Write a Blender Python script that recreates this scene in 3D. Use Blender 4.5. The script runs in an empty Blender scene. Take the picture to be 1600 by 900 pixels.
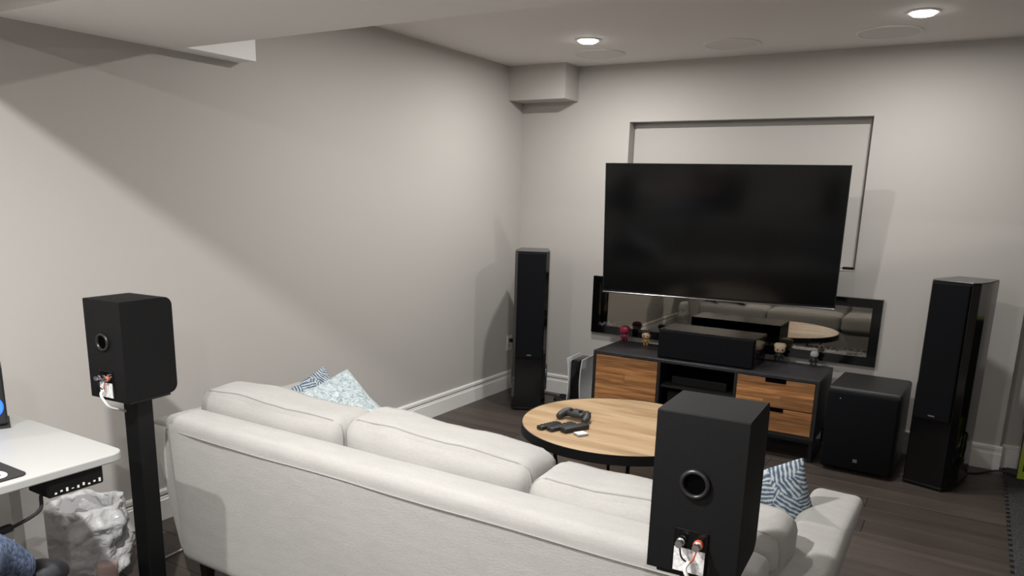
import bpy, bmesh, math, random
from mathutils import Vector, Matrix, noise
random.seed(7)
S = bpy.context.scene
COL = S.collection
PI = math.pi
H = 2.40                                   # ceiling height

# ------------------------------------------------------------------ camera
CAM_F, CAM_CY = 1182.45, 573.75            # focal length and principal row in 1600x900 pixels
CAM_LOC = Vector((3.0396, -5.1114, 1.5064))
yaw, pit, rol = -0.541766, -0.224554, 0.027815
fwd = Vector((math.sin(yaw) * math.cos(pit), math.cos(yaw) * math.cos(pit), math.sin(pit)))
rgt = Vector((math.cos(yaw), -math.sin(yaw), 0))
upv = rgt.cross(fwd)
r2 = math.cos(rol) * rgt + math.sin(rol) * upv
u2 = -math.sin(rol) * rgt + math.cos(rol) * upv
cd = bpy.data.cameras.new('camera')
cam = bpy.data.objects.new('camera', cd)
COL.objects.link(cam)
M = Matrix((r2, u2, -fwd)).transposed().to_4x4()
M.translation = CAM_LOC
cam.matrix_world = M
cd.sensor_width = 36
cd.lens = CAM_F / 1600 * 36
cd.shift_y = (CAM_CY - 450) / 1600
cd.clip_start = 0.02
S.camera = cam

# ------------------------------------------------------------------ world, exposure
w = bpy.data.worlds.new('world')
S.world = w
w.use_nodes = True
w.node_tree.nodes['Background'].inputs[0].default_value = (0.9, 0.95, 1.0, 1)
w.node_tree.nodes['Background'].inputs[1].default_value = 0.02
S.view_settings.view_transform = 'Standard'
S.view_settings.look = 'None'
S.view_settings.gamma = 1
S.view_settings.use_curve_mapping = False
S.view_settings.exposure = 0.9
LIGHT_COL = (1.0, 0.98, 0.95)
# recessed ceiling lights: x, y, watts, label; the last lamp is added
POTS = [
    (0.928, -0.843, 10.5, 'small round recessed ceiling light near the boxed corner, over the left tower speaker'),
    (2.669, -0.819, 8.5, 'round recessed ceiling light at the upper right, over the right end of the television'),
    (1.35, -2.03, 14, 'round recessed ceiling light hidden behind the low soffit, above the sofa'),
    (1.75, -4.53, 40, 'round recessed ceiling light just above the camera side of the room'),
    (1.20, -6.00, 32, 'round recessed ceiling light behind the desk chair'),
    (3.40, -6.00, 17, 'added unseen ceiling light at the back of the room, brightening the right side'),  # unseen lamp, added to brighten the floor and sofa arm at the right
]

# ------------------------------------------------------------------ helpers: materials
def newmat(name):
    m = bpy.data.materials.new(name)
    m.use_nodes = True
    nt = m.node_tree
    return m, nt, nt.nodes['Principled BSDF']

def lin(c):
    return tuple(((v / 255) / 12.92 if v <= 10 else (((v / 255) + 0.055) / 1.055) ** 2.4) for v in c)

def mat(name, col, rough=0.5, metal=0.0, spec=0.5, bump=0.0, bscale=60, vary=0.0, vscale=8, coat=0.0, sheen=0.0):
    m, nt, b = newmat(name)
    b.inputs['Base Color'].default_value = (*col, 1)
    b.inputs['Roughness'].default_value = rough
    b.inputs['Metallic'].default_value = metal
    b.inputs['Specular IOR Level'].default_value = spec
    b.inputs['Coat Weight'].default_value = coat
    b.inputs['Coat Roughness'].default_value = 0.08
    b.inputs['Sheen Weight'].default_value = sheen
    if bump or vary:
        tc = nt.nodes.new('ShaderNodeTexCoord')
    if bump:
        n = nt.nodes.new('ShaderNodeTexNoise')
        n.inputs['Scale'].default_value = bscale
        n.inputs['Detail'].default_value = 4
        nt.links.new(tc.outputs['Object'], n.inputs['Vector'])
        bp = nt.nodes.new('ShaderNodeBump')
        bp.inputs['Strength'].default_value = bump
        bp.inputs['Distance'].default_value = 0.004
        nt.links.new(n.outputs['Fac'], bp.inputs['Height'])
        nt.links.new(bp.outputs['Normal'], b.inputs['Normal'])
    if vary:
        n2 = nt.nodes.new('ShaderNodeTexNoise')
        n2.inputs['Scale'].default_value = vscale
        n2.inputs['Detail'].default_value = 5
        nt.links.new(tc.outputs['Object'], n2.inputs['Vector'])
        r = nt.nodes.new('ShaderNodeValToRGB')
        r.color_ramp.elements[0].position = 0.3
        r.color_ramp.elements[1].position = 0.7
        r.color_ramp.elements[0].color = (*[c * (1 - vary) for c in col], 1)
        r.color_ramp.elements[1].color = (*[min(1, c * (1 + vary)) for c in col], 1)
        nt.links.new(n2.outputs['Fac'], r.inputs['Fac'])
        nt.links.new(r.outputs['Color'], b.inputs['Base Color'])
    return m

def woodmat(name, dark, mid, light, rough=0.45, scale=(1.5, 22, 22), rnd=0.25, coat=0.0):
    m, nt, b = newmat(name)
    N, L = nt.nodes.new, nt.links.new
    tc = N('ShaderNodeTexCoord')
    oi = N('ShaderNodeObjectInfo')
    mp = N('ShaderNodeMapping')
    mp.inputs['Scale'].default_value = scale
    L(tc.outputs['Object'], mp.inputs['Vector'])
    mul = N('ShaderNodeMath'); mul.operation = 'MULTIPLY'; mul.inputs[1].default_value = 37.0
    L(oi.outputs['Random'], mul.inputs[0])
    cb = N('ShaderNodeCombineXYZ')
    for i in range(3): L(mul.outputs[0], cb.inputs[i])
    add = N('ShaderNodeVectorMath'); add.operation = 'ADD'
    L(mp.outputs[0], add.inputs[0]); L(cb.outputs[0], add.inputs[1])
    n = N('ShaderNodeTexNoise')
    n.inputs['Scale'].default_value = 1.0; n.inputs['Detail'].default_value = 6
    n.inputs['Roughness'].default_value = 0.6; n.inputs['Distortion'].default_value = 0.6
    L(add.outputs[0], n.inputs['Vector'])
    r = N('ShaderNodeValToRGB')
    e = r.color_ramp.elements
    e[0].position = 0.28; e[0].color = (*dark, 1)
    e[1].position = 0.75; e[1].color = (*light, 1)
    k = e.new(0.5); k.color = (*mid, 1)
    L(n.outputs['Fac'], r.inputs['Fac'])
    hsv = N('ShaderNodeHueSaturation')
    mr = N('ShaderNodeMapRange')
    mr.inputs['To Min'].default_value = 1 - rnd; mr.inputs['To Max'].default_value = 1 + rnd
    L(oi.outputs['Random'], mr.inputs['Value'])
    L(mr.outputs[0], hsv.inputs['Value'])
    L(r.outputs['Color'], hsv.inputs['Color'])
    L(hsv.outputs['Color'], b.inputs['Base Color'])
    b.inputs['Roughness'].default_value = rough
    b.inputs['Coat Weight'].default_value = coat
    bp = N('ShaderNodeBump'); bp.inputs['Strength'].default_value = 0.15; bp.inputs['Distance'].default_value = 0.003
    L(n.outputs['Fac'], bp.inputs['Height']); L(bp.outputs['Normal'], b.inputs['Normal'])
    return m

def emitmat(name, col, strength):
    m, nt, b = newmat(name)
    b.inputs['Base Color'].default_value = (*col, 1)
    b.inputs['Emission Color'].default_value = (*col, 1)
    b.inputs['Emission Strength'].default_value = strength
    return m

def fabricmat(name, col, vary=0.08, weave=260, bump=0.25):
    m, nt, b = newmat(name)
    N, L = nt.nodes.new, nt.links.new
    tc = N('ShaderNodeTexCoord')
    n1 = N('ShaderNodeTexNoise'); n1.inputs['Scale'].default_value = weave; n1.inputs['Detail'].default_value = 2
    mp = N('ShaderNodeMapping'); mp.inputs['Scale'].default_value = (0.35, 1, 1.6)
    L(tc.outputs['Object'], mp.inputs['Vector']); L(mp.outputs[0], n1.inputs['Vector'])
    n2 = N('ShaderNodeTexNoise'); n2.inputs['Scale'].default_value = 26; n2.inputs['Detail'].default_value = 6
    L(mp.outputs[0], n2.inputs['Vector'])
    mx = N('ShaderNodeMath'); mx.operation = 'ADD'
    L(n1.outputs['Fac'], mx.inputs[0]); L(n2.outputs['Fac'], mx.inputs[1])
    r = N('ShaderNodeValToRGB')
    r.color_ramp.elements[0].position = 0.36; r.color_ramp.elements[1].position = 0.64
    mh = N('ShaderNodeMath'); mh.operation = 'MULTIPLY'; mh.inputs[1].default_value = 0.5
    L(mx.outputs[0], mh.inputs[0]); L(mh.outputs[0], r.inputs['Fac'])
    r.color_ramp.elements[0].color = (*[c * (1 - vary) for c in col], 1)
    r.color_ramp.elements[1].color = (*[min(1, c * (1 + vary)) for c in col], 1)
    L(r.outputs['Color'], b.inputs['Base Color'])
    b.inputs['Roughness'].default_value = 0.95
    b.inputs['Specular IOR Level'].default_value = 0.15
    b.inputs['Sheen Weight'].default_value = 0.15
    bp = N('ShaderNodeBump'); bp.inputs['Strength'].default_value = bump; bp.inputs['Distance'].default_value = 0.003
    L(n1.outputs['Fac'], bp.inputs['Height']); L(bp.outputs['Normal'], b.inputs['Normal'])
    return m

WALLC = (0.475, 0.455, 0.432)
MT = {}
MT['wall'] = mat('wall_paint', WALLC, 0.75, spec=0.25, bump=0.05, bscale=220)
MT['ceil'] = mat('ceiling_paint', (0.82, 0.80, 0.775), 0.85, spec=0.2, bump=0.05, bscale=180)
MT['trimw'] = mat('white_trim', (0.80, 0.79, 0.77), 0.4)
MT['soffitlit'] = mat('lit_bulkhead_paint', (0.88, 0.88, 0.86), 0.6)  # ceiling paint made paler; the lamp light on the ledge is in the colour
MT['floor'] = woodmat('dark_plank', (0.042, 0.032, 0.028), (0.060, 0.047, 0.040), (0.084, 0.065, 0.055), 0.42, (1.2, 16, 4), 0.16)
MT['gap'] = mat('floor_gap', (0.015, 0.012, 0.011), 0.8)
MT['sofa'] = fabricmat('oatmeal_fabric', (0.375, 0.366, 0.350), 0.06)
MT['sofaseam'] = mat('seam_thread', (0.29, 0.282, 0.27), 0.9)
MT['blk'] = mat('black_satin', (0.004, 0.004, 0.0045), 0.5, spec=0.28)
MT['spk'] = mat('black_ash', (0.0045, 0.0045, 0.0050), 0.66, spec=0.2, bump=0.12, bscale=300)
MT['gloss'] = mat('black_gloss', (0.0025, 0.0025, 0.003), 0.14, spec=0.35, coat=0.15)
MT['grille'] = mat('grille_cloth', (0.0035, 0.0042, 0.0058), 0.85, spec=0.15, bump=0.3, bscale=900)
MT['topgrey'] = mat('tower_top', (0.014, 0.014, 0.015), 0.3, coat=0.3)
MT['void'] = mat('deep_black', (0.002, 0.002, 0.002), 0.9, spec=0.0)
MT['rub'] = mat('black_rubber', (0.02, 0.02, 0.02), 0.7)
MT['silver'] = mat('silver_metal', (0.62, 0.62, 0.62), 0.3, 1.0)
MT['red'] = mat('red_plastic', (0.55, 0.10, 0.04), 0.4)
MT['whitep'] = mat('white_plastic', (0.78, 0.78, 0.77), 0.4)
MT['label'] = mat('white_label', (0.66, 0.66, 0.66), 0.6, vary=0.25, vscale=140)
MT['screen'] = mat('tv_screen', (0.003, 0.003, 0.0033), 0.12, spec=0.27)
MT['desk'] = mat('white_laminate', (0.385, 0.388, 0.378), 0.45)
MT['deskleg'] = mat('white_steel', (0.80, 0.79, 0.77), 0.45)
MT['acacia'] = woodmat('acacia', (0.125, 0.047, 0.015), (0.34, 0.150, 0.050), (0.60, 0.31, 0.125), 0.45, (2.6, 30, 46), 0.34)
MT['oak'] = woodmat('light_oak', (0.27, 0.165, 0.080), (0.43, 0.295, 0.165), (0.53, 0.395, 0.245), 0.45, (1.6, 15, 20), 0.0)
MT['slate'] = mat('dark_top', (0.022, 0.021, 0.025), 0.42, vary=0.35, vscale=9)
MT['caseblk'] = mat('case_black', (0.010, 0.010, 0.011), 0.5)

# ------------------------------------------------------------------ helpers: geometry
def link(o, parent=None):
    COL.objects.link(o)
    if parent is not None:
        o.parent = parent
    return o

def tag(o, label, cat=None, group=None, kind=None):
    o['label'] = label
    if cat: o['category'] = cat
    if group: o['group'] = group
    if kind: o['kind'] = kind
    return o

def thing(name, label, cat, loc=(0, 0, 0), rz=0.0, group=None):
    o = bpy.data.objects.new(name, None)
    o.empty_display_size = 0.05
    o.location = loc
    o.rotation_euler = (0, 0, rz)
    link(o)
    return tag(o, label, cat, group)

def obj(name, bm, m, parent=None, loc=None, rot=None, smooth=False, label=None, auto=None):
    bmesh.ops.recalc_face_normals(bm, faces=bm.faces)
    me = bpy.data.meshes.new(name)
    bm.to_mesh(me)
    bm.free()
    me.materials.append(m if not isinstance(m, str) else MT[m])
    if smooth:
        for p in me.polygons: p.use_smooth = True
        if auto is not None:
            try: me.set_sharp_from_angle(angle=math.radians(auto))
            except Exception: pass
    o = bpy.data.objects.new(name, me)
    if loc is not None: o.location = loc
    if rot is not None: o.rotation_euler = rot
    link(o, parent)
    if label: o['label'] = label
    return o

def box(bm, x0, x1, y0, y1, z0, z1):
    vs = [bm.verts.new((x, y, z)) for x in (x0, x1) for y in (y0, y1) for z in (z0, z1)]
    for f in ((0, 1, 3, 2), (4, 6, 7, 5), (0, 4, 5, 1), (2, 3, 7, 6), (0, 2, 6, 4), (1, 5, 7, 3)):
        bm.faces.new([vs[i] for i in f])
    return vs

def bx(x0, x1, y0, y1, z0, z1, bev=0.0, seg=2):
    bm = bmesh.new()
    box(bm, x0, x1, y0, y1, z0, z1)
    if bev:
        bmesh.ops.recalc_face_normals(bm, faces=bm.faces)
        bmesh.ops.bevel(bm, geom=list(bm.edges), offset=bev, segments=seg, profile=0.5, affect='EDGES')
    return bm

def boxes(*L):
    bm = bmesh.new()
    for a in L: box(bm, *a)
    return bm

def prism(poly, z0, z1, bev=0.0, seg=2):
    """poly in XY, counter-clockwise"""
    bm = bmesh.new()
    a = [bm.verts.new((x, y, z0)) for x, y in poly]
    b = [bm.verts.new((x, y, z1)) for x, y in poly]
    bm.faces.new(a[::-1]); bm.faces.new(b)
    n = len(poly)
    for i in range(n):
        bm.faces.new((a[i], a[(i + 1) % n], b[(i + 1) % n], b[i]))
    if bev:
        bmesh.ops.recalc_face_normals(bm, faces=bm.faces)
        bmesh.ops.bevel(bm, geom=list(bm.edges), offset=bev, segments=seg, profile=0.5, affect='EDGES')
    return bm

def rpoly(x0, x1, y0, y1, r, n=6):
    """rounded rectangle outline; r one radius or four (bl, br, tr, tl)"""
    rs = r if isinstance(r, (list, tuple)) else (r,) * 4
    out = []
    for (cx, cy, a0, rr) in ((x0, y0, PI, rs[0]), (x1, y0, 1.5 * PI, rs[1]), (x1, y1, 0, rs[2]), (x0, y1, .5 * PI, rs[3])):
        sx = 1 if cx == x0 else -1
        sy = 1 if cy == y0 else -1
        if rr <= 0:
            out.append((cx, cy)); continue
        for i in range(n + 1):
            a = a0 + i * PI / 2 / n
            out.append((cx + sx * rr + rr * math.cos(a), cy + sy * rr + rr * math.sin(a)))
    return out

def lathe(prof, n=32, cap=True):
    bm = bmesh.new()
    rings = []
    for r, z in prof:
        if r < 1e-6:
            rings.append([bm.verts.new((0, 0, z))])
        else:
            rings.append([bm.verts.new((r * math.cos(2 * PI * i / n), r * math.sin(2 * PI * i / n), z)) for i in range(n)])
    for a, b in zip(rings, rings[1:]):
        if len(a) == 1 and len(b) == 1: continue
        for i in range(n):
            j = (i + 1) % n
            if len(a) == 1: bm.faces.new((a[0], b[i], b[j]))
            elif len(b) == 1: bm.faces.new((a[i], a[j], b[0]))
            else: bm.faces.new((a[i], a[j], b[j], b[i]))
    if cap:
        if len(rings[0]) > 1: bm.faces.new(rings[0][::-1])
        if len(rings[-1]) > 1: bm.faces.new(rings[-1])
    return bm

def cyl(r, z0, z1, n=24, bev=0.0):
    if bev:
        return lathe([(r - bev, z0), (r, z0 + bev), (r, z1 - bev), (r - bev, z1)], n)
    return lathe([(r, z0), (r, z1)], n)

def smoothpath(pts, k=6):
    P = [Vector(p) for p in pts]
    if len(P) < 3: return P
    out = []
    for i in range(len(P) - 1):
        p0 = P[max(i - 1, 0)]; p1 = P[i]; p2 = P[i + 1]; p3 = P[min(i + 2, len(P) - 1)]
        for j in range(k):
            t = j / k
            out.append(0.5 * ((2 * p1) + (-p0 + p2) * t + (2 * p0 - 5 * p1 + 4 * p2 - p3) * t * t + (-p0 + 3 * p1 - 3 * p2 + p3) * t ** 3))
    out.append(P[-1])
    return out

def tube(pts, r, n=8, bm=None, closed=False, smooth=True):
    P = smoothpath(pts) if smooth else [Vector(p) for p in pts]
    bm = bm or bmesh.new()
    rings = []
    prev = None
    m = len(P)
    for i, p in enumerate(P):
        if closed: d = P[(i + 1) % m] - P[i - 1]
        else: d = P[min(i + 1, m - 1)] - P[max(i - 1, 0)]
        if d.length < 1e-9: d = Vector((0, 0, 1))
        d.normalize()
        if prev is None:
            a = d.orthogonal().normalized()
        else:
            a = prev - d * prev.dot(d)
            a = a.normalized() if a.length > 1e-6 else d.orthogonal().normalized()
        prev = a
        b = d.cross(a)
        rr = r[i] if isinstance(r, (list, tuple)) else r
        rings.append([bm.verts.new(p + rr * (math.cos(2 * PI * k / n) * a + math.sin(2 * PI * k / n) * b)) for k in range(n)])
    pairs = list(zip(rings, rings[1:])) + ([(rings[-1], rings[0])] if closed else [])
    for a, b in pairs:
        for k in range(n):
            bm.faces.new((a[k], a[(k + 1) % n], b[(k + 1) % n], b[k]))
    if not closed:
        bm.faces.new(rings[0][::-1]); bm.faces.new(rings[-1])
    return bm

def disc_grid(n):
    return [math.sin(-PI / 2 + PI * i / n) for i in range(n + 1)]

def cushmap(u, v, t, w, d, h, r, bulge, seed, amp):
    hx, hy, hz = w / 2, d / 2, h / 2
    q = Vector((u * hx, v * hy, t * hz))
    c = Vector((max(-hx + r, min(hx - r, q.x)), max(-hy + r, min(hy - r, q.y)), max(-hz + r, min(hz - r, q.z))))
    dv = q - c
    if dv.length > 1e-9: q = c + dv.normalized() * r
    q.x += u * bulge[0] * (1 - v * v) * (1 - t * t)
    q.y += v * bulge[1] * (1 - u * u) * (1 - t * t)
    q.z += t * bulge[2] * (1 - u * u) * (1 - v * v)
    if amp:
        nv = noise.noise_vector(q * 5.5 + Vector((seed, seed * 1.7, 0)))
        nv2 = noise.noise_vector(q * 14 + Vector((seed, 0, seed)))
        q += nv * amp + nv2 * amp * 0.35
    return q

def cushion(w, d, h, r, bulge=(0, 0, 0), n=18, seed=0.0, amp=0.0):
    bm = bmesh.new()
    bmesh.ops.create_cube(bm, size=2)
    bmesh.ops.subdivide_edges(bm, edges=list(bm.edges), cuts=n - 1, use_grid_fill=True)
    for vt in bm.verts:
        u, v, t = [math.sin(c * PI / 2) if abs(c) < 1 else c for c in vt.co]
        vt.co = cushmap(u, v, t, w, d, h, r, bulge, seed, amp)
    return bm

def cushseam(w, d, h, r, bulge, vv, seed, amp, rad=0.004):
    """tube round the edge of the face v = vv"""
    P = []
    k = 14
    for (a, b) in (((-1, -1), (1, -1)), ((1, -1), (1, 1)), ((1, 1), (-1, 1)), ((-1, 1), (-1, -1))):
        for i in range(k):
            f = i / k
            P.append(cushmap(a[0] + (b[0] - a[0]) * f, vv, a[1] + (b[1] - a[1]) * f, w, d, h, r, bulge, seed, amp))
    return tube(P, rad, 6, closed=True, smooth=False)

def pillow(wd, ht, T, n=22, seed=0.0):
    """standing throw pillow, faces along +-Y, centred at origin"""
    bm = bmesh.new()
    g = [[[None] * (n + 1) for _ in range(n + 1)] for _ in range(2)]
    gr = disc_grid(n)
    for s in (0, 1):
        for i in range(n + 1):
            for j in range(n + 1):
                u, v = gr[i], gr[j]
                edge = i in (0, n) or j in (0, n)
                if s == 1 and edge:
                    g[1][i][j] = g[0][i][j]; continue
                x = u * wd / 2 * (1 - 0.09 * (1 - v * v))
                z = v * ht / 2 * (1 - 0.09 * (1 - u * u))
                th = T / 2 * ((1 - u * u) * (1 - v * v)) ** 0.45
                nz = noise.noise(Vector((x * 7 + seed, z * 7, seed))) * 0.012 * (0 if edge else 1)
                y = (-1 if s == 0 else 1) * th + nz + noise.noise(Vector((x * 3, z * 3, seed + 9))) * 0.02
                g[s][i][j] = bm.verts.new((x, y, z))
    for s in (0, 1):
        for i in range(n):
            for j in range(n):
                bm.faces.new((g[s][i][j], g[s][i + 1][j], g[s][i + 1][j + 1], g[s][i][j + 1]))
    return bm

def struct(name, bm, m, label, parent=None):
    o = obj(name, bm, m, parent)
    o['kind'] = 'structure'
    o['label'] = label
    return o

# ================================================================== ROOM SHELL
XR, YN = 5.6, -7.4             # right wall, wall behind the camera
NX0, NX1, NZ0, NZ1, ND = 0.863, 2.413, 1.098, 2.017, 0.10     # shallow niche behind the television
FX0, FX1, FZ0, FZ1 = 0.66, 2.60, 0.522, 0.94                  # fireplace
WX = 3.315                                                    # outside corner at the right

fl = struct('floor', bx(-0.2, XR + .2, YN - .2, 0.3, -0.08, -0.012), 'gap', 'dark brown wood plank floor of the basement room')
# planks run along X; alike pieces share mesh data
pw, pl = 0.165, 1.5
pm = bpy.data.meshes.new('plank')
b_ = bx(-pl / 2 + .0008, pl / 2 - .0008, -pw / 2 + .0008, pw / 2 - .0008, -0.012, 0.0, 0.0012, 1)
bmesh.ops.recalc_face_normals(b_, faces=b_.faces)
b_.to_mesh(pm); b_.free(); pm.materials.append(MT['floor'])
rows = int(math.ceil((0.08 - (-4.2)) / pw))
rest = bmesh.new()
for i in range(int(math.ceil((0.08 - YN) / pw))):
    y = 0.075 - (i + .5) * pw
    x = -0.2 - random.random() * 1.2
    while x < XR:
        if y > -4.15 and x < 4.0 and x + pl > 0:
            o = bpy.data.objects.new('plank', pm)
            o.location = (x + pl / 2, y, 0)
            link(o, fl)
        else:
            box(rest, x + .0008, x + pl - .0008, y - pw / 2 + .0008, y + pw / 2 - .0008, -0.012, 0.0)
        x += pl
ro = obj('plank_field', rest, 'floor', fl)
ro['kind'] = 'stuff'

struct('ceiling', bx(-0.2, XR + .2, YN - .2, 0.3, H, H + .1), 'ceil', 'flat grey painted ceiling with recessed lights')
struct('wall_left', bx(-0.15, 0, YN - .1, 0.25, 0, H), 'wall', 'long plain greige wall on the left')
# back wall with niche and fireplace openings
FD = 0.14
wb = boxes((0, NX0, ND, 0.25, NZ0, H), (NX0, NX1, ND, 0.25, NZ0, H), (NX1, WX, ND, 0.25, NZ0, H),
           (0, NX0, 0, ND, NZ0, H), (NX1, WX, 0, ND, NZ0, H), (NX0, NX1, 0, ND, NZ1, H),
           (0, WX, 0, 0.25, FZ1 - .03, NZ0), (0, WX, 0, 0.25, 0, FZ0 + .03),
           (0, FX0 + .03, 0, 0.25, FZ0 + .03, FZ1 - .03), (FX1 - .03, WX, 0, 0.25, FZ0 + .03, FZ1 - .03))
WB = struct('wall_back', wb, 'wall', 'greige back wall with shallow niche and fireplace opening')
obj('niche_panel', bx(NX0 + .012, NX1 - .02, ND - .012, ND - .002, NZ0 + .012, NZ1 - .004), 'wall', WB)
obj('niche_sill', bx(NX0 + .002, NX1 - .002, -0.002, ND - .014, NZ0 + .0005, NZ0 + .006), 'wall', WB)
obj('niche_gap_bar', bx(NX1 - .075, NX1 - .012, 0.030, 0.052, NZ0 + .0065, NZ0 + .022), 'blk', WB, label='black bar standing in for the shaded gap at the foot of the niche')  # black bar put in for the shade of the corner gap
struct('wall_right_recess', bx(WX, XR + .2, 0.07, 0.25, 0, H), 'wall', 'recessed strip of wall right of the tower speaker')
struct('wall_right', bx(XR, XR + .15, YN - .1, 0.07, 0, H), 'wall', 'greige wall at the right, outside the view')
struct('wall_rear', bx(0, XR, YN - .1, YN, 0, H), 'wall', 'greige wall behind the camera')
# boxed corner, soffit, ledge, added unseen beam
struct('bulkhead_corner', bx(0.0, 0.455, -0.21, 0.0, 2.166, H), 'wall', 'small boxed bulkhead at the ceiling in the far corner')
ZS = 2.065
struct('soffit', bx(0, XR, -3.65, -2.95, ZS, H), 'ceil', 'wide low ceiling soffit crossing the top of the view')
struct('soffit_ledge', bx(0, 0.115, -2.95, -2.59, ZS, H), 'soffitlit', 'soffit ledge end on the left wall, lamp light put into its paler colour')
struct('shadow_beam', bx(0, XR, -4.07, -3.90, ZS, H), 'ceil', 'added beam out of view that casts the diagonal shadow on the left wall')  # unseen beam, added to cut the diagonal shadow on the left wall

def baseboard(name, a, b, nrm, label):
    """a, b floor points on the wall, nrm points into the room"""
    a, b, nv = Vector((*a, 0)), Vector((*b, 0)), Vector((*nrm, 0))
    prof = [(0, 0), (.014, 0), (.014, .096), (.010, .100), (.010, .108), (.006, .112), (.005, .121), (.013, .123), (.013, .138), (.009, .145), (0, .146)]
    bm = bmesh.new()
    A = [bm.verts.new(a + nv * t + Vector((0, 0, z))) for t, z in prof]
    B = [bm.verts.new(b + nv * t + Vector((0, 0, z))) for t, z in prof]
    n = len(prof)
    for i in range(n):
        bm.faces.new((A[i], A[(i + 1) % n], B[(i + 1) % n], B[i]))
    bm.faces.new(A[::-1]); bm.faces.new(B)
    return struct(name, bm, 'trimw', label)
baseboard('baseboard_left', (0, YN), (0, 0), (1, 0), 'white moulded baseboard along the left wall')
baseboard('baseboard_back', (0.014, 0), (WX + .013, 0), (0, -1), 'white moulded baseboard along the back wall')
baseboard('baseboard_recess', (WX + .013, 0.07), (XR, 0.07), (0, -1), 'short white baseboard in the recess at the right')
baseboard('baseboard_corner', (WX, 0.0), (WX, 0.07), (1, 0), 'end return of the white baseboard at the outside corner')
baseboard('baseboard_rear', (0.014, YN), (XR, YN), (0, 1), 'white baseboard behind the camera')
baseboard('baseboard_right', (XR, YN + .014), (XR, 0.056), (-1, 0), 'white baseboard along the right wall')

# ------------------------------------------------------------------ ceiling lights and ceiling speakers
MT['lens'] = emitmat('lamp_lens', (1.0, 0.96, 0.9), 14)
for (x, y, wt, lab) in POTS:
    t = thing('recessed_light', lab, 'light', (x, y, H), 0, 'recessed ceiling lights')
    obj('trim_ring', lathe([(.058, -.0005), (.075, -.0005), (.075, -.004), (.068, -.007), (.058, -.006), (.058, -.0005)], 40, False), 'whitep', t, smooth=True, auto=40)
    obj('lens', lathe([(.058, -.001), (.057, -.008), (.048, -.016), (.028, -.021), (0, -.023)], 32), 'lens', t, smooth=True)
    ld = bpy.data.lights.new('lamp', 'AREA')
    ld.shape = 'DISK'; ld.size = 0.08; ld.energy = wt; ld.color = LIGHT_COL
    lo = bpy.data.objects.new('lamp', ld)
    lo.location = (0, 0, -0.026)
    link(lo, t)
MT['cgrille'] = mat('ceiling_grille', (0.74, 0.72, 0.70), 0.9, bump=0.15, bscale=700)
for x, y, lab in ((0.804, -0.408, 'flush round ceiling speaker beside the boxed corner bulkhead'),
                  (1.65, -0.408, 'middle of the three flush round ceiling speakers'),
                  (2.485, -0.400, 'flush round ceiling speaker beside the upper right light')):
    t = thing('ceiling_speaker', lab, 'speaker', (x, y, H), 0, 'in-ceiling speakers')
    obj('rim', lathe([(.150, -.0005), (.165, -.0005), (.165, -.005), (.160, -.008), (.152, -.008), (.150, -.0005)], 48, False), 'ceil', t, smooth=True, auto=40)
    obj('grille', lathe([(.152, -.001), (.152, -.005), (0, -.0065)], 48), 'cgrille', t, smooth=True, auto=40)

# ================================================================== FIREPLACE
t = thing('electric_fireplace', 'long black linear fireplace with glass front set in the back wall', 'fireplace', ((FX0 + FX1) / 2, 0, FZ0))
hw, fh = (FX1 - FX0) / 2, FZ1 - FZ0
fr = 0.055
fb = boxes((-hw, hw, -.028, -.002, 0, fr), (-hw, hw, -.028, -.002, fh - fr, fh), (-hw, -hw + fr, -.028, -.002, fr, fh - fr), (hw - fr, hw, -.028, -.002, fr, fh - fr))
obj('frame', fb, 'gloss', t)
g = .034
obj('firebox', boxes((-hw + g, hw - g, FD, FD + .004, g, fh - g), (-hw + g, hw - g, 0.0, FD, g, g + .004), (-hw + g, hw - g, 0.0, FD, fh - g - .004, fh - g),
                     (-hw + g, -hw + g + .004, 0.0, FD, g, fh - g), (hw - g - .004, hw - g, 0.0, FD, g, fh - g)), 'void', t)
gm, nt, pb = newmat('fire_glass')
nt.nodes.remove(pb)
gl = nt.nodes.new('ShaderNodeBsdfGlossy'); gl.inputs['Roughness'].default_value = 0.015; gl.inputs['Color'].default_value = (1.0, .93, .82, 1)
tr = nt.nodes.new('ShaderNodeBsdfTransparent'); tr.inputs['Color'].default_value = (.75, .75, .75, 1)
mx = nt.nodes.new('ShaderNodeMixShader'); mx.inputs[0].default_value = 0.19
nt.links.new(tr.outputs[0], mx.inputs[1]); nt.links.new(gl.outputs[0], mx.inputs[2])
nt.links.new(mx.outputs[0], nt.nodes['Material Output'].inputs['Surface'])
MT['fglass'] = gm
obj('glass_pane', bx(-hw + fr - .01, hw - fr + .01, -.012, -.008, fr - .01, fh - fr + .01), 'fglass', t)
cr = bmesh.new()
for i in range(900):
    x = random.uniform(-hw + .05, hw - .05); y = random.uniform(0.0, FD - .012)
    s = random.uniform(.006, .013)
    mtx = Matrix.Translation((x, y, g + .006 + random.uniform(0.004, .026))) @ Matrix.Rotation(random.random() * 6, 4, Vector((random.random(), random.random(), 1))) @ Matrix.Diagonal((s, s, s * .8, 1))
    bmesh.ops.create_icosphere(cr, subdivisions=1, radius=1, matrix=mtx)
co = obj('crystals', cr, mat('fire_crystal', (0.50, 0.48, 0.45), 0.15, spec=0.8), t)
co['kind'] = 'stuff'; co['label'] = 'bed of clear and pale glass crystals'
for i, (x, dz, a) in enumerate(((-.72, 0, .4), (-.62, .0, -.5), (-.45, 0, .3), (.30, 0, -.4), (.44, 0, .35), (.52, 0, -.2))):
    L_ = .13
    obj('log', tube([(x - L_ * math.cos(a), .05, g + .03), (x, .055, g + .052), (x + L_ * math.cos(a), .06 + .03 * math.sin(a), g + .05 + .05 * abs(a))], .014, 8), 'rub', t, smooth=True)

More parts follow.
